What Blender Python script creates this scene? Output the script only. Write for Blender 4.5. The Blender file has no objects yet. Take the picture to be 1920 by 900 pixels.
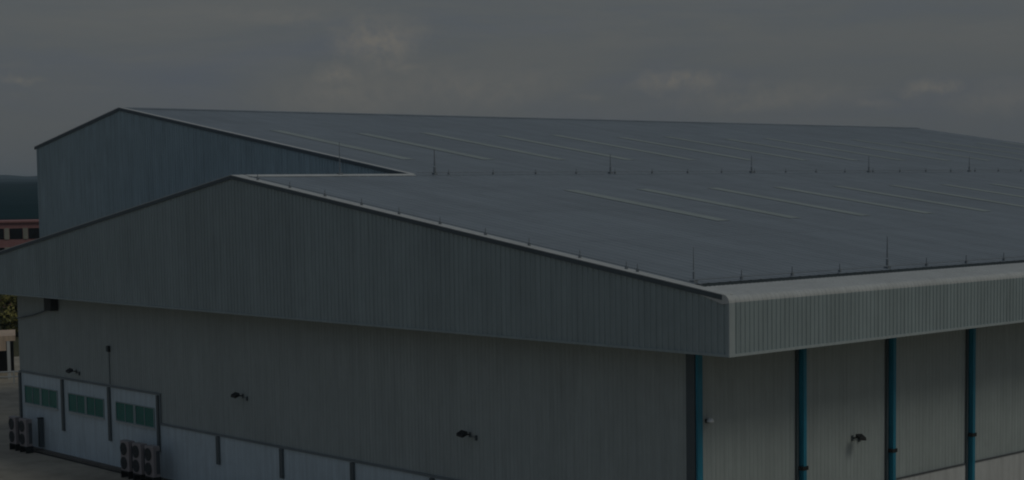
import bpy, bmesh, math, random
from mathutils import Vector, Matrix
random.seed(7)
S = bpy.context.scene
COL = S.collection
# ------------------------------------------------------------------ camera
cd = bpy.data.cameras.new('camera'); cam = bpy.data.objects.new('camera', cd); COL.objects.link(cam)
R_ = Vector((0.74601, -0.66577, -0.01483)); U_ = Vector((0.06181, 0.04705, 0.99698)); B_ = Vector((-0.66306, -0.74467, 0.07625))
M = Matrix((R_, U_, B_)).transposed().to_4x4(); M.translation = Vector((-43.896, -37.712, 16.0))
cam.matrix_world = M
cd.sensor_width = 36; cd.lens = 36*3040.77/1920; cd.shift_y = 140.76/1920
cd.clip_start = 0.5; cd.clip_end = 30000
S.camera = cam
# ------------------------------------------------------------------ view
S.view_settings.view_transform = 'Standard'; S.view_settings.look = 'None'
S.view_settings.gamma = 1; S.view_settings.use_curve_mapping = False
S.view_settings.exposure = -2.75
S.render.engine = 'CYCLES'
S.cycles.filter_width = 2.0
S.cycles.max_bounces = 6; S.cycles.diffuse_bounces = 3; S.cycles.volume_bounces = 0
# ------------------------------------------------------------------ node helper
class NT:
    def __init__(s, nt): s.nt = nt; nt.nodes.clear()
    def n(s, t, **k):
        d = s.nt.nodes.new(t)
        for a, v in k.items(): setattr(d, a, v)
        return d
    def l(s, a, b): s.nt.links.new(a, b)
    def put(s, sock, v):
        if isinstance(v, bpy.types.NodeSocket): s.l(v, sock)
        else: sock.default_value = v
    def math(s, op, a, b=0.0, c=None, clamp=False):
        d = s.n('ShaderNodeMath', operation=op, use_clamp=clamp)
        s.put(d.inputs[0], a); s.put(d.inputs[1], b)
        if c is not None: s.put(d.inputs[2], c)
        return d.outputs[0]
    def vm(s, op, a, b=None):
        d = s.n('ShaderNodeVectorMath', operation=op)
        s.put(d.inputs[0], a)
        if b is not None: s.put(d.inputs[1], b)
        return d
    def noise(s, vec, scale, detail=4, rough=.5, dist=0.0):
        d = s.n('ShaderNodeTexNoise'); s.l(vec, d.inputs['Vector'])
        d.inputs['Scale'].default_value = scale; d.inputs['Detail'].default_value = detail
        d.inputs['Roughness'].default_value = rough; d.inputs['Distortion'].default_value = dist
        return d.outputs['Fac']
    def ramp(s, f, stops):
        d = s.n('ShaderNodeValToRGB'); s.l(f, d.inputs[0]); e = d.color_ramp.elements
        while len(e) < len(stops): e.new(.5)
        for q, (p, c) in zip(e, stops): q.position = p; q.color = (*c, 1) if len(c) == 3 else c
        return d.outputs[0]
    def mix(s, f, a, b, blend='MIX'):
        d = s.n('ShaderNodeMix', data_type='RGBA', blend_type=blend)
        s.put(d.inputs[0], f)
        s.put(d.inputs[6], (*a, 1) if isinstance(a, tuple) and len(a) == 3 else a)
        s.put(d.inputs[7], (*b, 1) if isinstance(b, tuple) and len(b) == 3 else b)
        return d.outputs[2]
# ------------------------------------------------------------------ world
SUN_EL, SUN_DIR = math.radians(49), Vector((0.34, -1.0, 0)).normalized()
W = bpy.data.worlds.new('World'); S.world = W; W.use_nodes = True
t = NT(W.node_tree)
sky = t.n('ShaderNodeTexSky', sky_type='NISHITA'); sky.sun_disc = False
sky.sun_elevation = SUN_EL; sky.sun_rotation = math.atan2(SUN_DIR.x, SUN_DIR.y)
sky.air_density = 1.2; sky.dust_density = 4.0; sky.ozone_density = 1.5
co = t.n('ShaderNodeTexCoord').outputs['Generated']
dirn = t.vm('NORMALIZE', co).outputs[0]
sep = t.n('ShaderNodeSeparateXYZ'); t.l(dirn, sep.inputs[0]); el = sep.outputs[2]
# high veil of cloud: broad soft tone, stretched sideways
mp = t.vm('MULTIPLY', dirn, (1, 1, 4.5)).outputs[0]
n1 = t.noise(mp, 3.6, 6, .6, .5)
n1 = t.math('ADD', n1, t.math('MULTIPLY_ADD', sep.outputs[0], .34, -.215))
n2 = t.noise(t.vm('MULTIPLY', dirn, (1, 1, 8)).outputs[0], 9, 6, .62, .5)
veil = t.ramp(n1, [(.32, (6.6, 8.0, 10.3)), (.50, (8.0, 8.9, 9.5)), (.68, (9.6, 9.95, 9.7))])
low = t.math('MULTIPLY_ADD', el, -7.0, 1.0, clamp=True)      # haze towards the horizon
veil = t.mix(t.math('MULTIPLY', low, .65), veil, (8.7, 8.75, 8.4))
wisp = t.math('MULTIPLY_ADD', n2, 5.0, -2.5, clamp=True)
veil = t.mix(t.math('MULTIPLY', wisp, .30, clamp=True), veil, (10.4, 10.5, 10.2))
# small warm cumulus heads low over the horizon: (direction, half width, half height, strength)
heads = [((0.6017, 0.7936, 0.0915), .030, .020, 1.0), ((0.5900, 0.8025, 0.0885), .014, .010, .8), ((0.5815, 0.8103, 0.0715), .019, .0085, .9), ((0.6150, 0.7851, 0.0760), .024, .0040, .55),
         ((0.7388, 0.6708, 0.0640), .032, .0072, .9), ((0.7638, 0.6437, 0.0473), .012, .0042, .45), ((0.8293, 0.5559, 0.0575), .018, .0070, 1.0),
         ((0.7962, 0.6027, 0.0540), .012, .0045, .45), ((0.8112, 0.5827, 0.0486), .018, .0045, .45), ((0.4231, 0.9033, 0.0700), .016, .0030, .7),
         ((0.8640, 0.5000, 0.0575), .016, .0040, .5), ((0.70, 0.712, 0.058), .010, .0030, .35), ((0.64, 0.765, 0.062), .075, .014, .5), ((0.59, 0.807, 0.060), .060, .016, .5), ((0.77, 0.635, 0.055), .065, .011, .45), ((0.85, 0.52, 0.05), .05, .010, .4), ((0.5568, 0.8237, 0.1069), .05, .006, .35),
         ((0.15, 0.985, 0.08), .03, .012, .8), ((0.98, 0.17, 0.07), .04, .009, .8), ((-0.3, 0.95, 0.07), .05, .010, .7)]
wv = t.n('ShaderNodeTexNoise'); t.l(dirn, wv.inputs['Vector']); wv.inputs['Scale'].default_value = 60; wv.inputs['Detail'].default_value = 4
warp = t.vm('MULTIPLY', t.vm('SUBTRACT', wv.outputs['Color'], (.5, .5, .5)).outputs[0], (.030, .030, .016)).outputs[0]
dw = t.vm('ADD', dirn, warp).outputs[0]
puff = t.noise(dirn, 95, 5, .65)
tot = None
for c, hw, hh, st in heads:
    c = Vector(c).normalized()
    dv = t.vm('SUBTRACT', dw, tuple(c)).outputs[0]
    ln = t.vm('LENGTH', t.vm('MULTIPLY', dv, (1/hw, 1/hw, 1/hh)).outputs[0]).outputs['Value']
    b = t.math('SUBTRACT', 1.15, ln, clamp=True)
    b = t.math('MULTIPLY', b, st)
    tot = b if tot is None else t.math('MAXIMUM', tot, b)
cum = t.math('MULTIPLY', tot, t.math('MULTIPLY_ADD', puff, 2.8, -.65, clamp=True))
veil = t.mix(t.math('MULTIPLY', cum, 1.0, clamp=True), veil, (12.8, 12.2, 11.0))
full = t.mix(.80, sky.outputs[0], veil)
bg = t.n('ShaderNodeBackground'); t.l(full, bg.inputs[0]); bg.inputs[1].default_value = 0.089
wo = t.n('ShaderNodeOutputWorld'); t.l(bg.outputs[0], wo.inputs[0])
# ------------------------------------------------------------------ sun
sl = bpy.data.lights.new('sun', 'SUN'); sl.energy = 2.6; sl.angle = math.radians(20); sl.color = (1, .98, .88)
so = bpy.data.objects.new('sun', sl); COL.objects.link(so)
sv = Vector((SUN_DIR.x*math.cos(SUN_EL), SUN_DIR.y*math.cos(SUN_EL), math.sin(SUN_EL)))
so.rotation_euler = sv.to_track_quat('Z', 'Y').to_euler()
so.location = (0, -60, 80)
# ------------------------------------------------------------------ materials
def mat(name, base, rough=.6, metal=0.0, spec=.5, var=.12, streak=0.0, grime=0.0, scale=1.0, bump=0.0, panel=0.0, axis=None, tint=None, run=(1, 1, .06), laps=0.0):
    """procedural paint/metal: broad tone noise, vertical run-off streaks, patches of dirt, slight sheet-to-sheet tone"""
    m = bpy.data.materials.new(name); m.use_nodes = True; q = NT(m.node_tree)
    oc = q.n('ShaderNodeTexCoord').outputs['Object']
    f = q.noise(oc, .35*scale, 6, .6)
    lo = tuple(c*(1-var) for c in base); hi = tuple(min(1, c*(1+var)) for c in base)
    c = q.ramp(f, [(.3, lo), (.7, hi)])
    if streak:
        v = q.vm('MULTIPLY', oc, run).outputs[0]
        g = q.noise(v, 3.4*scale, 6, .75)
        k = q.ramp(g, [(.36, (1-streak,)*3), (.62, (1+streak*.35,)*3)])
        c = q.mix(1.0, c, k, 'MULTIPLY')
    if panel:
        v = q.vm('MULTIPLY', oc, axis).outputs[0]
        wn = q.n('ShaderNodeTexWhiteNoise', noise_dimensions='3D'); q.l(q.vm('FLOOR', v).outputs[0], wn.inputs['Vector'])
        k = q.ramp(wn.outputs['Value'], [(0, (1-panel,)*3), (1, (1+panel,)*3)])
        c = q.mix(1.0, c, k, 'MULTIPLY')
    if laps:       # overlapping sheet ends: a thin dirty line every few metres up the slope
        sp_ = q.n('ShaderNodeSeparateXYZ'); q.l(oc, sp_.inputs[0])
        fr = q.math('FRACT', q.math('DIVIDE', sp_.outputs[1], 8.1))
        ln = q.math('LESS_THAN', fr, .022)
        c = q.mix(q.math('MULTIPLY', ln, laps), c, tuple(x*.5 for x in base))
    if grime:
        g = q.noise(oc, 1.3*scale, 8, .72)
        k = q.ramp(g, [(.44, (0, 0, 0)), (.72, (1, 1, 1))])
        dk = tint or tuple(x*.55 for x in base)
        sp = q.math('MULTIPLY', k, grime)
        c = q.mix(sp, c, dk)
    b = q.n('ShaderNodeBsdfPrincipled'); q.l(c, b.inputs['Base Color'])
    r = q.noise(oc, 2.0*scale, 4)
    q.l(q.math('MULTIPLY_ADD', r, .25, rough-.12), b.inputs['Roughness'])
    b.inputs['Metallic'].default_value = metal
    b.inputs['Specular IOR Level'].default_value = spec
    if bump:
        bp = q.n('ShaderNodeBump'); bp.inputs['Strength'].default_value = bump; bp.inputs['Distance'].default_value = .05
        q.l(q.noise(oc, 3*scale, 6, .6), bp.inputs['Height']); q.l(bp.outputs[0], b.inputs['Normal'])
    o = q.n('ShaderNodeOutputMaterial'); q.l(b.outputs[0], o.inputs[0])
    return m
MT = dict(
    clad=mat('grey_cladding', (.405, .455, .44), .55, 0, .4, .05, .12, .15, panel=.035, axis=(1, 1, 0.0001)),
    clad_dark=mat('blue_grey_cladding', (.395, .495, .52), .55, 0, .4, .06, .2, .1, panel=.04, axis=(1, 1, 0.0001)),
    fascia=mat('fascia_cladding', (.345, .41, .41), .5, 0, .4, .05, .12, .12, panel=.05, axis=(1, 1, 0.0001)),
    roof=mat('metal_roof_sheet', (.253, .299, .337), .5, .1, .5, .07, .10, .3, scale=.3, panel=.035, run=(1, .05, .05), laps=.22, axis=(1.0, 0.0001, 0.0001)),
    flash=mat('pale_flashing', (.59, .61, .59), .5, 0, .5, .08, .1, .15),
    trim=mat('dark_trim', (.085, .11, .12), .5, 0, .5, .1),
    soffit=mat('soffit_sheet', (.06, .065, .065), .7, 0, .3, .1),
    skyl=mat('translucent_roof_strip', (.33, .385, .37), .5, 0, .5, .08, 0, .3),
    base=mat('white_painted_wall', (.60, .70, .735), .7, 0, .3, .05, .14, .15, tint=(.3, .3, .29)),
    base_r=mat('cream_painted_wall', (.60, .61, .59), .7, 0, .3, .05, .14, .15, tint=(.3, .3, .28)),
    blue=mat('teal_blue_paint', (.012, .235, .35), .45, 0, .5, .15, .3, .3),
    glass=mat('green_tinted_glass', (.001, .175, .15), .2, 0, .35, .12, 0, .3, scale=3),
    frame=mat('window_frame_paint', (.30, .38, .38), .5, 0, .5, .05),
    black=mat('black_fitting', (.018, .02, .02), .5, 0, .4, .2),
    rodm=mat('weathered_rod_metal', (.25, .275, .29), .55, .2, .4, .1),
    midtrim=mat('weathered_trim', (.20, .235, .245), .5, 0, .4, .1),
    edge=mat('edge_flashing', (.43, .485, .48), .5, 0, .4, .06, .1, .1),
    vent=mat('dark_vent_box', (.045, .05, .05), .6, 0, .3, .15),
    strip=mat('column_strip_paint', (.12, .145, .15), .5, 0, .4, .12, .15),
    steel=mat('galvanised_steel', (.12, .13, .14), .5, .3, .5, .1),
    ac=mat('air_conditioner_casing', (.38, .34, .335), .5, 0, .4, .06, .2, .3),
    lampw=mat('white_lamp_dome', (.75, .78, .78), .4, 0, .5, .03),
    conc=mat('yard_concrete', (.46, .415, .33), .85, 0, .2, .14, 0, .5, scale=.35, bump=.15, tint=(.15, .13, .105)),
    kerb=mat('kerb_concrete', (.17, .16, .14), .85, 0, .2, .15, 0, .4),
    drain=mat('dark_drain', (.05, .05, .045), .8, 0, .2, .2),
    earth=mat('open_ground', (.10, .095, .055), .95, 0, .1, .3, 0, .7, scale=.06, tint=(.05, .07, .03)),
    wood_=mat('forest_hillside', (.009, .036, .042), .95, 0, .05, .3, 0, .6, scale=.03, tint=(.008, .026, .03)),
    red=mat('red_brown_render', (.36, .185, .175), .8, 0, .2, .08, .15, .2),
    pier=mat('pale_pier', (.34, .33, .27), .8, 0, .2, .08, .15),
    dglass_shade=mat('dark_glass_and_shade', (.012, .014, .015), .35, 0, .3, .2),
    beige=mat('beige_sheet', (.66, .50, .37), .7, 0, .3, .1, .2, .3),
    white=mat('white_metal', (.55, .56, .54), .5, 0, .4, .08, .1, .2),
    bark=mat('bark', (.09, .07, .05), .9, 0, .1, .25, scale=6, bump=.4),
)
def leafmat(name, a, b):
    m = bpy.data.materials.new(name); m.use_nodes = True; q = NT(m.node_tree)
    g = q.n('ShaderNodeNewGeometry')
    c = q.ramp(g.outputs['Random Per Island'], [(0, a), (.6, b), (1, tuple(x*1.35 for x in b))])
    d = q.n('ShaderNodeBsdfPrincipled'); q.l(c, d.inputs['Base Color']); d.inputs['Roughness'].default_value = .7
    o = q.n('ShaderNodeOutputMaterial'); q.l(d.outputs[0], o.inputs[0]); return m
MT['leaf'] = leafmat('yellow_green_leaves', (.06, .075, .02), (.21, .19, .045))
MT['leafd'] = leafmat('dark_green_leaves', (.025, .045, .015), (.06, .085, .028))
# ------------------------------------------------------------------ builders
def tag(o, label=None, cat=None, group=None, kind=None):
    if label: o['label'] = label
    if cat: o['category'] = cat
    if group: o['group'] = group
    if kind: o['kind'] = kind
    return o
def empty(name, loc, rz=0):
    o = bpy.data.objects.new(name, None); COL.objects.link(o); o.location = loc; o.rotation_euler = (0, 0, rz); o.empty_display_size = .3
    return o
def origin(o):
    p = Vector((0, 0, 0))
    while o is not None: p += o.location; o = o.parent
    return p
class MB:
    def __init__(s): s.v = []; s.f = []
    def add(s, vs, fs):
        k = len(s.v); s.v += [tuple(v) for v in vs]; s.f += [tuple(i+k for i in f) for f in fs]; return s
    def box(s, x0, x1, y0, y1, z0, z1):
        return s.add([(x0, y0, z0), (x1, y0, z0), (x1, y1, z0), (x0, y1, z0), (x0, y0, z1), (x1, y0, z1), (x1, y1, z1), (x0, y1, z1)],
                     [(0, 3, 2, 1), (4, 5, 6, 7), (0, 1, 5, 4), (1, 2, 6, 5), (2, 3, 7, 6), (3, 0, 4, 7)])
    def tube(s, pts, r0, r1=None, n=8):
        r1 = r0 if r1 is None else r1; pts = [Vector(p) for p in pts]; vs = []; fs = []
        for i, p in enumerate(pts):
            d = (pts[min(i+1, len(pts)-1)]-pts[max(i-1, 0)]).normalized()
            a = d.orthogonal().normalized(); b = d.cross(a); r = r0+(r1-r0)*i/(len(pts)-1)
            if i and (ao := a0) is not None:
                a = (ao-d*ao.dot(d)).normalized(); b = d.cross(a)
            a0 = a
            for k in range(n):
                w = 2*math.pi*k/n; vs.append(p+a*math.cos(w)*r+b*math.sin(w)*r)
        for i in range(len(pts)-1):
            for k in range(n): fs.append((i*n+k, i*n+(k+1) % n, (i+1)*n+(k+1) % n, (i+1)*n+k))
        fs.append(tuple(range(n))[::-1]); fs.append(tuple((len(pts)-1)*n+k for k in range(n)))
        return s.add(vs, fs)
    def prism(s, poly, axis, a, b):
        """poly of 2-D points; axis 'x': (y,z) extruded x a..b ; 'y': (x,z) extruded y a..b"""
        P = (lambda p, c: (c, p[0], p[1])) if axis == 'x' else ((lambda p, c: (p[0], c, p[1])) if axis == 'y' else (lambda p, c: (p[0], p[1], c)))
        n = len(poly)
        return s.add([P(p, a) for p in poly]+[P(p, b) for p in poly],
                     [tuple(range(n))[::-1], tuple(range(n, 2*n))]+[(i, (i+1) % n, n+(i+1) % n, n+i) for i in range(n)])
    def build(s, name, m, parent=None, bevel=0, local=False, smooth=False):
        me = bpy.data.meshes.new(name)
        off = Vector((0, 0, 0)) if (local or parent is None) else origin(parent)
        me.from_pydata([tuple(Vector(v)-off) for v in s.v], [], s.f); me.update()
        bm = bmesh.new(); bm.from_mesh(me); bmesh.ops.recalc_face_normals(bm, faces=bm.faces); bm.to_mesh(me); bm.free()
        if smooth:
            for p in me.polygons: p.use_smooth = True
        me.materials.append(m)
        o = bpy.data.objects.new(name, me); COL.objects.link(o)
        if parent: o.parent = parent
        if bevel:
            b = o.modifiers.new('bevel', 'BEVEL'); b.width = bevel; b.segments = 2; b.limit_method = 'ANGLE'
        return o
def corrugated(axis, a0, a1, top, bot, pos, out, pitch=.25, depth=.03, extra=(), thick=.0, dual=0):
    """ribbed sheet: runs along axis ('x' or 'y') from a0 to a1; top/bot functions of the run coordinate; pos = plane; out = +-1 outwards"""
    prof = [(0, 0), (.42, 0), (.48, 1), (.80, 1), (.86, 0)]
    pts = []
    n = int(math.ceil((a1-a0)/pitch))
    for i in range(n):
        for u, d in prof:
            a = a0+(i+u)*pitch
            if a < a1: pts.append((a, d*depth))
    pts.append((a1, 0))
    for e in extra:
        if a0 < e < a1 and all(abs(e-p[0]) > 1e-4 for p in pts): pts.append((e, 0))
    pts.sort()
    m = MB(); vs = []
    for a, d in pts:
        for z in (bot(a), top(a)):
            vs.append((a, pos+out*d, z) if axis == 'x' else (pos+out*d, a, z))
    m.add(vs, [(2*i, 2*i+2, 2*i+3, 2*i+1) for i in range(len(pts)-1)])
    return m
def copy_tree(o, parent=None):
    c = o.copy(); COL.objects.link(c)
    if parent is not None: c.parent = parent
    for ch in list(o.children): copy_tree(ch, c)
    return c
ORD = ['first', 'second', 'third', 'fourth', 'fifth', 'sixth', 'seventh', 'eighth', 'ninth', 'tenth', 'eleventh', 'twelfth', 'thirteenth', 'fourteenth', 'fifteenth', 'sixteenth', 'seventeenth', 'eighteenth', 'nineteenth']
# ------------------------------------------------------------------ dimensions of the halls (metres)
ZF, ZC = 9.99, 12.14            # fascia bottom, roof corner
YR, ZR = 32.55, 16.96           # ridge of the low hall
YE = 64.0                       # far edge of the gable fascia
S1 = (ZR-ZC)/YR                 # right slope
S1L = .158
XW, YW = 1.70, 3.14             # wall planes
YWE = 61.44                      # far end of the gable wall
XB = 11.46; YPB, ZPB = 65.14, 22.15; YLB, ZLB = 78.2, 19.88   # tall hall gable
S2 = (ZPB-ZR)/(YPB-YR)
XE = 107.0
rz = lambda y: ZC+S1*y if y <= YR else ZR-S1L*(y-YR)
rb = lambda y: ZR+S2*(y-YR) if y <= YPB else ZPB-(ZPB-ZLB)/(YLB-YPB)*(y-YPB)
# ------------------------------------------------------------------ setting: ground, yard, hills
g = MB()
N = 24
R7 = 7000
xs = [-R7, -2500, -800, -300, -120, 0, 120, 300, 800, 2500, R7]
vs = [(x, y, 0) for y in xs for x in xs]
g.add(vs, [(j*11+i, j*11+i+1, (j+1)*11+i+1, (j+1)*11+i) for j in range(10) for i in range(10)])
tag(g.build('ground', MT['earth']), kind='structure')
y_ = MB().add([(-60, -50, .004), (130, -50, .004), (130, 118, .004), (-60, 118, .004)], [(0, 1, 2, 3)])
tag(y_.build('yard', MT['conc']), kind='structure')
# strip drain at the foot of the gable wall
dr = MB().add([(XW-.75, 2, .008), (XW-.45, 2, .008), (XW-.45, YWE, .008), (XW-.75, YWE, .008)], [(0, 1, 2, 3)])
tag(dr.build('drain', MT['drain']), kind='structure')
ap = MB().box(XW-.42, XW-.002, 2.0, YWE, 0, .12)
tag(ap.build('kerb', MT['kerb']), kind='structure')
from mathutils import noise as mn
def hills():
    """wooded ground that climbs away from the site to a far ridge about 5 km off"""
    m = MB(); cx0, cy0 = -43.9, -37.7; vs = []; na = 420; steps = 110
    for j in range(steps+1):
        u = j/steps; D = 330*(5200/330)**u
        drop = 42-(42+23)*min(1, u/.5)**.8 if u < .5 else -23-15*(u-.5)/.5
        for i in range(na+1):
            a = math.radians(48.3-62+124*i/na)
            x = cx0+D*math.cos(a); yy = cy0+D*math.sin(a)
            k = 1+.16*mn.noise(Vector((x/700, yy/700, 4.1)))*u
            z = (16-drop/3041*D)*k if drop < 0 else 16-drop/3041*D
            z += (.7+D*.0011)*mn.noise(Vector((x/(14+D*.012), yy/(14+D*.012), 2.2)))*min(1, u*8)
            vs.append((x, yy, z if j else -.5))
    vs0 = len(vs)
    for i in range(na+1):
        x, yy, _ = vs[steps*(na+1)+i]; vs.append((cx0+(x-cx0)*1.15, cy0+(yy-cy0)*1.15, 0))
    m.add(vs, [(j*(na+1)+i, j*(na+1)+i+1, (j+1)*(na+1)+i+1, (j+1)*(na+1)+i) for j in range(steps+1) for i in range(na)])
    return m
tag(hills().build('hills', MT['wood_'], smooth=True), kind='structure')
# ------------------------------------------------------------------ low hall in front
H = empty('factory_hall', (XW, YW, 0))
tag(H, 'low wide grey metal hall in front with ribbed overhanging fascia and teal posts', 'factory building')
# gable wall
ZB_HI, ZB_LO = 4.85, 3.17; YST = 43.38
gbot = lambda y: ZB_HI if y > YST else ZB_LO
w = corrugated('y', YW, YST, lambda y: ZF-.01, lambda y: ZB_LO, XW, -1, depth=.018)
w2 = corrugated('y', YST, YWE, lambda y: ZF-.01, lambda y: ZB_HI, XW, -1, depth=.018)
w.add(w2.v, w2.f)
w.build('gable_wall', MT['clad'], H)
corrugated('x', XW, XE, lambda x: ZF-.01, lambda x: 3.35, YW, -1, depth=.011).build('side_wall', MT['clad'], H)
lw = MB().box(XW+.05, XB-.05, YWE-.15, YWE, 0, ZF-.02); lw.build('far_side_wall', MT['clad'], H)
b = MB().box(XW-.03, XW+.2, YW+.15, YST-.003, 0, ZB_LO-.01).build('gable_base_wall', MT['base'], H)
b = MB().box(XW-.035, XW+.2, YST, YWE+.02, 0, ZB_HI-.01).build('window_base_wall', MT['base'], H)
MB().box(XW+.25, XE, YW-.05, YW+.2, 0, 3.34).build('side_base_wall', MT['base_r'], H)
tr = MB().box(XW-.10, XW-.036, YW+.1, YST-.06, ZB_LO-.04, ZB_LO+.07); tr.box(XW-.10, XW-.036, YST-.06, YWE, ZB_HI-.04, ZB_HI+.07); tr.box(XW-.10, XW-.036, YST-.06, YST+.06, ZB_LO-.05, ZB_HI-.061)
tr.build('wall_trim', MT['midtrim'], H)
MB().box(XW+.3, XE, YW-.09, YW-.052, 3.32, 3.39).build('wall_trim', MT['steel'], H)
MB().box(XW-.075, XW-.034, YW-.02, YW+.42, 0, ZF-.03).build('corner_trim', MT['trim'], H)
# dark column strips dropping from the trim
for k, yc in enumerate([55.34, 49.33]):
    MB().box(XW-.16, XW-.05, yc-.13, yc+.13, 1.60, ZB_HI-.065).build('column_strip', MT['strip'], H)
MB().box(XW-.16, XW-.05, 43.48, 43.70, 1.60, ZB_HI-.065).build('column_strip', MT['strip'], H)
MB().box(XW-.16, XW-.05, 61.18, 61.40, .95, ZB_HI-.065).build('column_strip', MT['strip'], H)
for k in range(6):
    yc = 37.27-6.09*k
    MB().box(XW-.16, XW-.05, yc-.13, yc+.13, 1.60, ZB_LO-.065).build('column_strip', MT['strip'], H)
# windows
for ya, yb in [(60.70, 56.10), (54.62, 50.04), (48.58, 44.06)]:
    z0, z1 = 2.87, 4.03; x = XW-.036
    f = MB(); f.box(x-.06, x, yb, ya, z1-.05, z1); f.box(x-.06, x, yb, ya, z0, z0+.05)
    f.box(x-.06, x, yb, yb+.06, z0+.052, z1-.052); f.box(x-.06, x, ya-.06, ya, z0+.052, z1-.052)
    ym = (ya+yb)/2; f.box(x-.06, x, ym-.13, ym+.13, z0+.052, z1-.052)
    for q in ((ya+ym)/2, (yb+ym)/2): f.box(x-.05, x, q-.03, q+.03, z0+.052, z1-.052)
    wo_ = f.build('window', MT['frame'], H)
    MB().box(x-.13, x, yb-.06, ya+.06, z0-.06, z0-.003).build('sill', MT['flash'], wo_)
    ed = [yb+.06, (yb+ym)/2-.03, (yb+ym)/2+.03, ym-.13, ym+.13, (ya+ym)/2-.03, (ya+ym)/2+.03, ya-.06]
    for k in range(4):
        MB().box(x-.022, x-.002, ed[2*k]+.002, ed[2*k+1]-.002, z0+.053, z1-.053).build('pane', MT['glass'], wo_)
# eaves: fascia on the gable
gf = corrugated('y', 0.10, YE, lambda y: rz(y)-.10, lambda y: ZF+.10, 0, -1, pitch=.3, depth=.034, extra=(YR,))
gf.build('gable_fascia', MT['fascia'], H)
ZA = 11.925                      # where the fascia starts to bend over into the roof slope
ef = corrugated('x', .24, XE, lambda x: ZA, lambda x: ZF+.10, 0, -1, depth=.026)
ef.build('eave_fascia', MT['fascia'], H)
def bull(x0, x1, pitch, depth, off=0.0):
    pts = []; n = int(math.ceil((x1-x0)/pitch))
    for i in range(n):
        for u, d in [(0, 0), (.42, 0), (.48, 1), (.80, 1), (.86, 0)]:
            if x0+(i+u)*pitch < x1: pts.append((x0+(i+u)*pitch, d*depth))
    pts.append((x1, 0)); m = MB(); vs = []; c = []
    for k in range(7):
        a = math.radians(180-(180-98.4)*k/6); c.append((.25+.25*math.cos(a), ZA+.25*math.sin(a), math.cos(a), math.sin(a)))
    a = math.radians(98.4); c.append((1.8, ZC+S1*1.8, math.cos(a), math.sin(a)))
    for x, d in pts:
        for (yy, zz, ny, nz) in c: vs.append((x, yy+ny*(d+off), zz+nz*(d+off)))
    q = len(c); m.add(vs, [(i*q+j, i*q+j+1, (i+1)*q+j+1, (i+1)*q+j) for i in range(len(pts)-1) for j in range(q-1)])
    return m
bull(.24, XE, .25, .012).build('eave_cap', MT['flash'], H)
cf = MB().box(-.06, .239, -.056, -.003, ZF, ZA); cf.build('corner_flashing', MT['edge'], H)
MB().box(-.055, -.003, -.002, .10, ZF, ZC-.12).build('corner_flashing', MT['fascia'], H)
MB().box(.242, XE, -.05, .02, ZF, ZF+.10).build('fascia_bottom_trim', MT['edge'], H)
MB().box(-.05, .02, .102, YE, ZF, ZF+.10).build('fascia_bottom_trim', MT['fascia'], H)
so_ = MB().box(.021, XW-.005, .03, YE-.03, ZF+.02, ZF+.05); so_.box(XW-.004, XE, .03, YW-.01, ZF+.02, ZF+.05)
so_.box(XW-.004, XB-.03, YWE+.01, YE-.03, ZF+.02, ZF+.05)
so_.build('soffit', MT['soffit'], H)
MB().box(.0, XB-.03, YE-.02, YE+.02, ZF, rz(YE)-.02).build('far_eave_fascia', MT['fascia'], H)
# rounded cap over the eave, cap flashing up the slope, gutter
ec = []
for k in range(7):
    a = math.radians(180-(180-98.4)*k/6); ec.append((.25+.304*math.cos(a), ZA+.304*math.sin(a)))
ec += [(1.8, ZC+S1*1.8+.05), (1.8, ZC+S1*1.8-.1), (.25, ZA-.05), (-.054, ZA+.001)]
MB().prism(ec, 'x', -.066, .239).build('eave_cap', MT['flash'], H)
gt = MB(); z1 = ZC+S1*1.8
gt.box(.5, XE, 1.802, 1.84, z1-.35, z1-.03); gt.box(.5, XE, 1.842, 2.30, z1-.35, z1-.32); gt.box(.5, XE, 2.302, 2.34, z1-.35, z1+.06)
gt.build('gutter', MT['trim'], H)
# roof: ribs run up the slope
def roof_sheet(x0, x1, y0, y1, zf, pitch=.6, depth=.014, lift=0.0):
    prof = [(0, 0), (.78, 0), (.84, 1), (.94, 1)]
    pts = []; n = int(math.ceil((x1-x0)/pitch))
    for i in range(n):
        for u, d in prof:
            a = x0+(i+u)*pitch
            if a < x1: pts.append((a, d*depth))
    pts.append((x1, 0)); m = MB(); vs = []
    for a, d in pts: vs += [(a, y0, zf(y0)+d+lift), (a, y1, zf(y1)+d+lift)]
    m.add(vs, [(2*i, 2*i+2, 2*i+3, 2*i+1) for i in range(len(pts)-1)])
    return m
RF = roof_sheet(.42, XE, 2.32, YR, rz).build('roof', MT['roof'], H)
roof_sheet(.42, XB+.02, YR, YE+.05, rz).build('roof', MT['roof'], H)
for k in range(15):
    x = 17.2+6.0*k-.35*(k > 0)
    MB().add([(x-.48, 15.1, rz(15.1)+.02), (x+.48, 15.1, rz(15.1)+.02), (x+.48, 26.05, rz(26.05)+.02), (x-.48, 26.05, rz(26.05)+.02)],
             [(0, 1, 2, 3)]).build('skylight', MT['skyl'], RF)
MB().prism([(YR-.45, rz(YR-.45)+.045), (YR, ZR+.07), (YR+.45, rz(YR+.45)+.045), (YR+.45, rz(YR+.45)+.02), (YR, ZR+.045), (YR-.45, rz(YR-.45)+.02)], 'x', .42, XB-.05).build('ridge_cap', MT['flash'], RF)
vf = MB()
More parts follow.
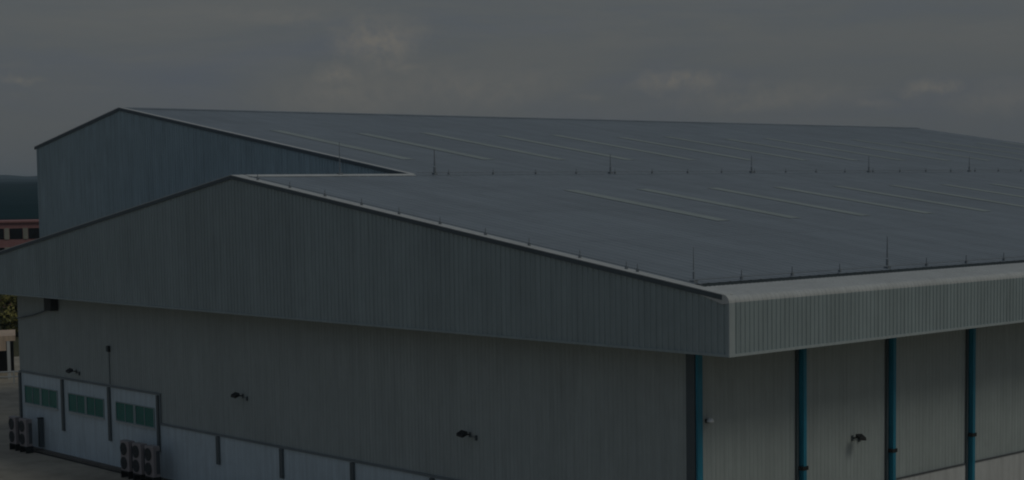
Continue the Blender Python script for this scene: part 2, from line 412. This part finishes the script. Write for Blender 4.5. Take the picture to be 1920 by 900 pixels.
for (ya, yb) in ((.22, YR), (YR, YE+.05)):
    za, zb = rz(ya), rz(yb)
    e = .004 if ya > 0 else 0
    vf.add([(-.09, ya, za+.03), (.45, ya, za+.03), (.45, yb, zb+.03), (-.09, yb, zb+.03), (-.09, ya, za+.06), (.45, ya, za+.06), (.45, yb, zb+.06), (-.09, yb, zb+.06)],
           [(0, 3, 2, 1), (4, 5, 6, 7), (0, 1, 5, 4), (1, 2, 6, 5), (2, 3, 7, 6), (3, 0, 4, 7)])
vf.build('verge_flashing', MT['flash'], H)
vt = MB()
for (ya, yb) in ((.28, YR), (YR, YE+.05)):
    za, zb = rz(ya), rz(yb)
    vt.add([(-.085, ya, za-.15), (-.04, ya, za-.15), (-.04, yb, zb-.15), (-.085, yb, zb-.15), (-.085, ya, za+.026), (-.04, ya, za+.026), (-.04, yb, zb+.026), (-.085, yb, zb+.026)],
           [(0, 3, 2, 1), (4, 5, 6, 7), (0, 1, 5, 4), (1, 2, 6, 5), (2, 3, 7, 6), (3, 0, 4, 7)])
vt.build('verge_trim', MT['trim'], H)
# teal columns down the right-hand wall
for k in range(18):
    x = 1.79+6.107*k; wd = .15 if k == 0 else .105
    m = MB(); dp = .12 if k == 0 else .30
    m.box(x-wd, x+wd, YW-.034-dp, YW-.052, 0, ZF-.02)
    p = m.build('downpipe', MT['blue'], H, bevel=.02)
    for z in (4.68,) if k else ():
        MB().box(x-wd-.07, x+wd+.07, YW-.034-dp-.02, YW-.045, z-.08, z+.08).build('bracket', MT['black'], p)
    if k:  # dark strip that paints the shade along the column's left side
        MB().box(x-wd-.15, x-wd-.03, YW-.12, YW-.034, 0, ZF-.02).build('shade_strip', MT['trim'], H)
# box and drawn shadow line under the far eave
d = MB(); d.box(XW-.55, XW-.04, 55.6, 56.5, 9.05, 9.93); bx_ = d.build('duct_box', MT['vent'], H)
MB().tube([(XW-.18, 56.6, 9.08), (XW-.18, 58.9, 8.62), (XW-.18, 61.15, 8.32)], .045).build('conduit', MT['trim'], H)  # dark tube stands in for the eave's shadow line on the wall
MB().tube([(XW-.07, 49.2, 4.97), (XW-.07, 49.2, 6.94)], .022).build('conduit', MT['trim'], H)
# ------------------------------------------------------------------ tall hall behind
T = empty('warehouse_hall', (XB, YR, 0))
tag(T, 'taller blue grey metal hall behind, plain gable rising over the low hall', 'factory building')
tw = corrugated('y', YR+.25, YLB, lambda y: rb(y)-.12, lambda y: 0 if y > YWE else max(0, rz(y)-2.2), XB, -1, pitch=.3, depth=.036, extra=(YPB, YWE))
tw.build('gable_wall', MT['clad_dark'], T)
MB().box(XB+.02, XE, YLB-.15, YLB, 0, ZLB-.1).build('far_side_wall', MT['clad_dark'], T)
MB().box(XB-.05, XB+.12, YLB-.12, YLB+.06, 0, ZLB-.05).build('corner_trim', MT['clad_dark'], T)
TR = roof_sheet(XB+.2, XE, YR, YPB, rb).build('roof', MT['roof'], T)
roof_sheet(XB+.2, XE, YPB, YLB+.3, rb).build('roof', MT['roof'], T)
for nm, mt, xa, xb_, dz0, dz1, yst in (('verge_flashing', 'flash', XB-.1, XB+.22, .03, .07, YR+.02), ('verge_trim', 'trim', XB-.095, XB-.04, -.17, .026, YR+.6)):
    v = MB()
    for (ya, yb) in ((yst, YPB), (YPB, YLB+.3)):
        za, zb = rb(ya), rb(yb)
        v.add([(xa, ya, za+dz0), (xb_, ya, za+dz0), (xb_, yb, zb+dz0), (xa, yb, zb+dz0), (xa, ya, za+dz1), (xb_, ya, za+dz1), (xb_, yb, zb+dz1), (xa, yb, zb+dz1)],
              [(0, 3, 2, 1), (4, 5, 6, 7), (0, 1, 5, 4), (1, 2, 6, 5), (2, 3, 7, 6), (3, 0, 4, 7)])
    v.build(nm, MT[mt], T)
for k in range(15):
    x = 16.2+6.3*k
    y1 = 53.0-1.0*(k % 2)
    MB().add([(x-.48, 38.8, rb(38.8)+.02), (x+.48, 38.8, rb(38.8)+.02), (x+.48, y1, rb(y1)+.02), (x-.48, y1, rb(y1)+.02)], [(0, 1, 2, 3)]).build('skylight', MT['skyl'], TR)
MB().prism([(YPB-.4, rb(YPB-.4)+.045), (YPB, ZPB+.08), (YPB+.4, rb(YPB+.4)+.045), (YPB+.4, rb(YPB+.4)+.02), (YPB, ZPB+.05), (YPB-.4, rb(YPB-.4)+.02)], 'x', XB+.24, XE).build('ridge_cap', MT['roof'], TR)
MB().prism([(YR-.3, rz(YR-.3)+.02), (YR, ZR+.03), (YR+.3, rb(YR+.3)+.02), (YR+.3, rb(YR+.3)+.005), (YR, ZR+.015), (YR-.3, rz(YR-.3)+.005)], 'x', XB+.1, XE).build('joint_flashing', MT['roof'], TR)
# far end walls closing both halls
MB().prism([(YW, 0), (YLB, 0), (YLB, ZLB-.1), (YPB, ZPB-.08), (YR, ZR-.08), (YW, ZC+.2)], 'x', XE-.2, XE-.01).build('end_wall', MT['clad_dark'], T)
# ------------------------------------------------------------------ lightning protection
def conductor(name, pts, clips, label, h=.10, up=Vector((0, 0, 1))):
    o = empty(name, pts[0]); tag(o, label, 'lightning conductor', 'lightning conductor cables on the roof')
    MB().tube([Vector(p)+up*h for p in pts], .014, n=6).build('cable', MT['rodm'], o)
    for c, hh in clips:
        c = Vector(c); m = MB(); m.box(c.x-.045, c.x+.045, c.y-.045, c.y+.045, c.z-.01, c.z+.10); m.tube([c+Vector((0, 0, .09)), c+Vector((0, 0, hh))], .024, .018, n=6)
        m.build('clip', MT['rodm'], o)
    return o
conductor('lightning_conductor', [(.25, y, rz(y)+.06) for y in (1.5, 10, 20, YR-.6)],
          [((.25, y, rz(y)+.06), .30) for y in [4.72, 5.3, 7.83, 10.76, 13.45, 16.42, 19.28, 22.04, 24.9, 27.8, 30.6]],
          'thin dark cable with small studs climbing the pale verge flashing of the low hall')
conductor('lightning_conductor', [(x, 2.48, rz(2.48)+.02) for x in (1.0, 20, 60, 106)],
          [((.56+3.05*k, 2.48, rz(2.48)+.03), .34) for k in range(1, 35) if (k % 4)],
          'thin dark cable on studs running along the roof edge behind the pale gutter band')
conductor('lightning_conductor', [(x, YR-.1, ZR+.03) for x in (XB+.3, 40, 70, 106)],
          [((14.0+3.3*k, YR-.1, ZR+.03), .26) for k in range(28)],
          'thin dark cable with studs along the joint between the low roof and the tall roof')
def rod(loc, h, label, thick=.03):
    o = empty('lightning_rod', loc); tag(o, label, 'lightning rod', 'upright lightning rods on the roofs')
    MB().box(-.11, .11, -.11, .11, -.05, .08).build('base', MT['rodm'], o, local=True)
    MB().tube([(0, 0, .12), (0, 0, .40)], thick*1.25, n=8).build('socket', MT['rodm'], o, local=True)
    MB().tube([(0, 0, .45), (0, 0, h)], thick*.8, thick*.4, n=8).build('rod', MT['rodm'], o, local=True)
rod((1.03, 2.6, rz(2.6)), 1.3, 'thin lightning rod at the near corner of the low roof, where the gutter band begins', .028)
for k in range(1, 9):
    x = 1.03+12.1*k
    rod((x, 2.6, rz(2.6)), 1.35, '%s lightning rod from the near roof corner along the pale gutter band' % ORD[k], .045)
rod((6.6, YR-.05, ZR+.05), 1.7, 'lightning rod on the low ridge, standing before the tall blue grey gable', .035)
rod((13.0, YR-.1, ZR+.03), 1.35, 'dark thick lightning rod where the tall gable meets the low ridge', .06)
for k, x in enumerate([26.8, 40.1, 53.1, 66.0, 79.2, 92.4]):
    rod((x, YR-.1, ZR+.03), 1.15, '%s lightning rod beyond the dark one along the joint of the two roofs' % ORD[k], .045)
# ------------------------------------------------------------------ wall floodlights
FL = 'black floodlights on the hall walls'
def flood(loc, rz_, label):
    o = empty('floodlight', loc, rz_); tag(o, label, 'floodlight', FL)
    o.scale = (.6, .62, .85)   # local: wall at y=0, lamp sticks out to -y, x along the wall
    MB().tube([(0, 0, 0), (0, -.35, .05), (0, -.62, .03)], .035, n=8).build('arm', MT['black'], o, local=True)
    m = MB(); m.add([(-.42, -.95, -.02), (.30, -.95, -.08), (.36, -.50, .04), (-.36, -.50, .10), (-.42, -.93, .13), (.30, -.93, .07), (.36, -.52, .24), (-.36, -.52, .28)],
                    [(0, 3, 2, 1), (4, 5, 6, 7), (0, 1, 5, 4), (1, 2, 6, 5), (2, 3, 7, 6), (3, 0, 4, 7)])
    m.build('lamp_head', MT['black'], o, bevel=.02, local=True)
    MB().box(-.09, .09, -.05, 0, -.14, .14).build('wall_plate', MT['trim'], o, local=True)
    MB().box(.66, .80, -.12, 0, -.24, .02).build('ballast_box', MT['trim'], o, bevel=.01, local=True)
    MB().tube([(.09, -.03, -.05), (.66, -.03, -.1)], .018, n=6).build('conduit', MT['trim'], o, local=True)
RG = math.radians(-90)   # gable faces -x
flood((XW-.03, 34.77, 5.50), RG, 'black floodlight on the gable wall above the second low white bay')
flood((XW-.03, 16.35, 5.35), RG, 'black floodlight alone on the middle of the long grey gable wall')
flood((XW-.03, 53.5, 5.42), RG, 'black floodlight on the gable wall just above the green windows')
flood((11.42, YW-.03, 5.48), 0, 'black floodlight on the right wall between two teal columns')
flood((48.0, YW-.03, 5.48), 0, 'black floodlight far along the right wall, several bays past the first')
o = empty('junction_box', (XW-.03, 49.2, 7.09)); tag(o, 'small dark box high on the gable wall above the middle green window', 'junction box')
MB().box(-.16, 0, -.12, .12, -.17, .17).build('casing', MT['vent'], o, bevel=.015, local=True)
MB().box(-.18, -.161, -.10, .10, -.14, .14).build('cover', MT['trim'], o, local=True)
o = empty('wall_lamp', (2.27, YW-.03, 7.18)); tag(o, 'small white dome lamp beside the teal corner column', 'wall lamp')
MB().box(-.06, .06, -.14, 0, -.07, .07).build('mount', MT['black'], o, local=True)
m = MB(); vs = []; fs = []
for i in range(6):
    a = math.pi/2*i/5
    for k in range(12): vs.append((.15*math.cos(a)*math.cos(k*math.pi/6), -.2+.15*math.cos(a)*math.sin(k*math.pi/6), -.03+.16*math.sin(a)))
for i in range(5):
    for k in range(12): fs.append((i*12+k, i*12+(k+1) % 12, (i+1)*12+(k+1) % 12, (i+1)*12+k))
fs.append(tuple(range(12))[::-1])
m.add(vs, fs).build('dome', MT['lampw'], o, smooth=True, local=True)
# ------------------------------------------------------------------ outdoor air conditioning units
def ac_unit(loc, label, rzz=0):
    o = empty('air_conditioner', loc, rzz); tag(o, label, 'air conditioner', 'outdoor air conditioning units along the gable wall')
    # front faces -x, width along y
    s = MB()
    for yy in (-.42, .42): s.box(-.30, .20, yy-.03, yy+.03, 0, .42)
    s.box(-.30, .20, -.389, .389, .36, .42); s.build('stand', MT['black'], o, local=True)
    MB().box(-.28, .15, -.48, .48, .425, 2.15).build('casing', MT['ac'], o, bevel=.03, local=True)
    for zc in (.87, 1.68):
        m = MB(); n = 20; r = .36
        m.add([(-.30, r*math.cos(2*math.pi*k/n)+.08, zc+r*math.sin(2*math.pi*k/n)) for k in range(n)]+[(-.285, r*math.cos(2*math.pi*k/n)+.08, zc+r*math.sin(2*math.pi*k/n)) for k in range(n)],
              [tuple(range(n))]+[(k, (k+1) % n, n+(k+1) % n, n+k) for k in range(n)])
        gr = m.build('fan_opening', MT['vent'], o, local=True)
        w_ = MB()
        for rr in (.14, .25, .36):
            w_.tube([(-.315, .08+rr*math.cos(a*math.pi/8), zc+rr*math.sin(a*math.pi/8)) for a in range(17)], .008, n=4)
        w_.build('fan_guard', MT['steel'], gr, local=True)
    MB().box(-.1, .12, -.494, -.482, .6, 1.9).build('side_grille', MT['steel'], o, local=True)
    return o
for yc, wd in [(60.0, 'left'), (58.5, 'right')]:
    ac_unit((XW-1.05, yc, 0.004), '%s one of the two pale outdoor units at the far corner of the white wall' % wd)
for yc, wd in [(45.35, 'leftmost'), (43.95, 'middle'), (42.55, 'rightmost')]:
    ac_unit((XW-1.05, yc, 0.004), '%s of three pale outdoor units where the white wall steps down' % wd)
o = empty('cable_riser', (XW-.25, 58.25, 0)); tag(o, 'dark upright duct on the white wall right of the farthest outdoor units', 'duct')
MB().box(-.12, .15, -.12, .12, .3, 2.1).build('duct', MT['trim'], o, bevel=.01, local=True)
MB().box(-.15, .15, -.15, .15, 2.102, 2.16).build('cap', MT['black'], o, local=True)
# ------------------------------------------------------------------ background, left of the halls
def rect_frame(p0, ang):    # local axes: x to the right along the facade, y away from the camera
    return p0, ang
# red building 250 m away
cx, cy = 63.9, 187.9; ang = math.atan2(-.42, .905)
RB = empty('office_block', (cx, cy, 0), ang)
tag(RB, 'low red brown office block with dark windows, far left behind the tall hall', 'building')
L0, L1 = -47.0, 14.0
MB().box(L0, L1, 0, 14, 0, 12.45).build('wall', MT['red'], RB, local=True)
MB().box(L0-.3, L1+.3, -.3, 14.3, 12.452, 12.7).build('roof_slab', MT['red'], RB, local=True)
for row, z0 in enumerate((10.05, 7.25, 4.45, 1.6)):
    for k in range(22):
        xc = L0+2.0+2.65*k+1.78
        f = MB(); f.box(xc-.9, xc+.9, -.06, -.002, z0, z0+1.55)
        wn = f.build('window', MT['dglass_shade'], RB, local=True)
        MB().box(xc+.98, xc+1.67, -.09, -.002, z0-.05, z0+1.6).build('pier', MT['pier'], RB, local=True) if row < 2 else None
# open shed 150 m away
SH = empty('open_shed', (18.9, 98.6, 0), math.atan2(-.42, .907))
tag(SH, 'open sided shed with a beige roof edge and white posts, left of the hall wall', 'shed')
MB().box(-26, -1.2, -.02, .05, 2.55, 3.85).build('fascia', MT['beige'], SH, local=True)
MB().box(-26.2, -.4, .055, 7, 3.4, 3.86).build('roof', MT['beige'], SH, local=True)
MB().box(-26, -.6, 6.2, 6.4, 0, 3.4).build('back_wall', MT['dglass_shade'], SH, local=True)  # near-black colour paints the shade inside the open shed
for k in range(7):
    x = -1.0-4.1*k; MB().box(x-.14, x+.14, .06, .32, 0, 3.39).build('post', MT['white'], SH, local=True)
RL = empty('railing', (17.9, 94.8, 0), math.atan2(-.42, .907)); tag(RL, 'white tube railing in front of the open shed', 'railing')
m = MB()
for z in (1.05, .62): m.tube([(-24, 0, z), (1.2, 0, z)], .07, n=8)
m.build('rail', MT['white'], RL, local=True)
for k in range(11):
    MB().box(-.06-2.4*k+1.1, .06-2.4*k+1.1, -.06, .06, 0, 1.1).build('post', MT['white'], RL, local=True)
# trees 165-200 m away
def tree(loc, h, r, leaf, label, n=6000, seed=1):
    rnd = random.Random(seed); o = empty('broadleaf_tree', loc); tag(o, label, 'tree', 'trees beyond the yard')
    m = MB(); m.tube([(0, 0, 0), (.1, .05, h*.25), (-.05, .1, h*.5), (.1, 0, h*.8)], .2, .06, n=8)
    for k in range(6):
        a = rnd.uniform(0, 6.28); z = h*rnd.uniform(.25, .55); q = r*rnd.uniform(.5, .8)
        m.tube([(0, 0, z), (q*.5*math.cos(a), q*.5*math.sin(a), z+h*.1), (q*math.cos(a), q*math.sin(a), z+h*.25)], .09, .03, n=6)
    m.build('trunk', MT['bark'], o, local=True)
    c = MB(); cl = []
    for k in range(34):
        a = rnd.uniform(0, 6.28); ph = rnd.uniform(-.9, 1); rr = r*rnd.uniform(.35, .95)*math.sqrt(max(.05, 1-ph*ph*.8))
        cl.append((Vector((rr*math.cos(a), rr*math.sin(a), h*.50+ph*h*.46)), r*rnd.uniform(.22, .42)))
    for k in range(n):
        p, q = cl[k % len(cl)]
        dv = Vector((rnd.gauss(0, 1), rnd.gauss(0, 1), rnd.gauss(0, .8))).normalized()*q*rnd.uniform(.5, 1.1)
        e = p+dv; s_ = rnd.uniform(.14, .30)
        nn = (dv.normalized()+Vector((rnd.uniform(-.7, .7), rnd.uniform(-.7, .7), rnd.uniform(-.2, .9)))).normalized()
        a1 = nn.orthogonal().normalized(); a2 = nn.cross(a1)
        w_ = rnd.uniform(0, 6.28); b1 = a1*math.cos(w_)+a2*math.sin(w_); b2 = nn.cross(b1)
        c.add([e-b1*s_, e-b2*s_*.6, e+b1*s_, e+b2*s_*.6], [(0, 1, 2, 3)])
    me = bpy.data.meshes.new('crown'); me.from_pydata([tuple(v) for v in c.v], [], c.f); me.materials.append(MT[leaf])
    q = bpy.data.objects.new('crown', me); COL.objects.link(q); q.parent = o
V = Vector
base = V((-43.9, -37.7, 0)); fd = V((.4207, .9072, 0)); sd = V((.9072, -.4207, 0))
tl = [(196, -.6, 7.5, 3.2, 'leaf', 'yellow green tree seen in the gap left of the hall wall, nearest the shed'),
      (203, 3.6, 9, 3.6, 'leafd', 'dark green tree close beside the left end of the hall wall'),
      (200, -7.5, 8.5, 3.8, 'leaf', 'yellow green tree left of the gap beside the hall, second from the wall'),
      (206, -14.5, 9.5, 4.2, 'leafd', 'dark tree further left behind the open shed'),
      (198, -22, 8, 3.6, 'leaf', 'broad yellow green tree at the far left behind the shed')]
for i, (D, s_, h, r, lf, lb) in enumerate(tl):
    p = base+fd*D+sd*s_
    tree((p.x, p.y, 0), h, r, lf, lb, seed=11+i)
# ------------------------------------------------------------------ air
hz = MB().box(-7100, 7100, -7100, 7100, -1.5, 110)
ho = hz.build('haze', bpy.data.materials.new('haze_air')); ho['kind'] = 'stuff'
hm = ho.data.materials[0]; hm.use_nodes = True; q = NT(hm.node_tree)
pv = q.n('ShaderNodeVolumePrincipled'); pv.inputs['Color'].default_value = (.72, .88, 1, 1); pv.inputs['Density'].default_value = .00016
q.l(pv.outputs[0], q.n('ShaderNodeOutputMaterial').inputs['Volume'])
hm.cycles.homogeneous_volume = True if hasattr(hm.cycles, 'homogeneous_volume') else True
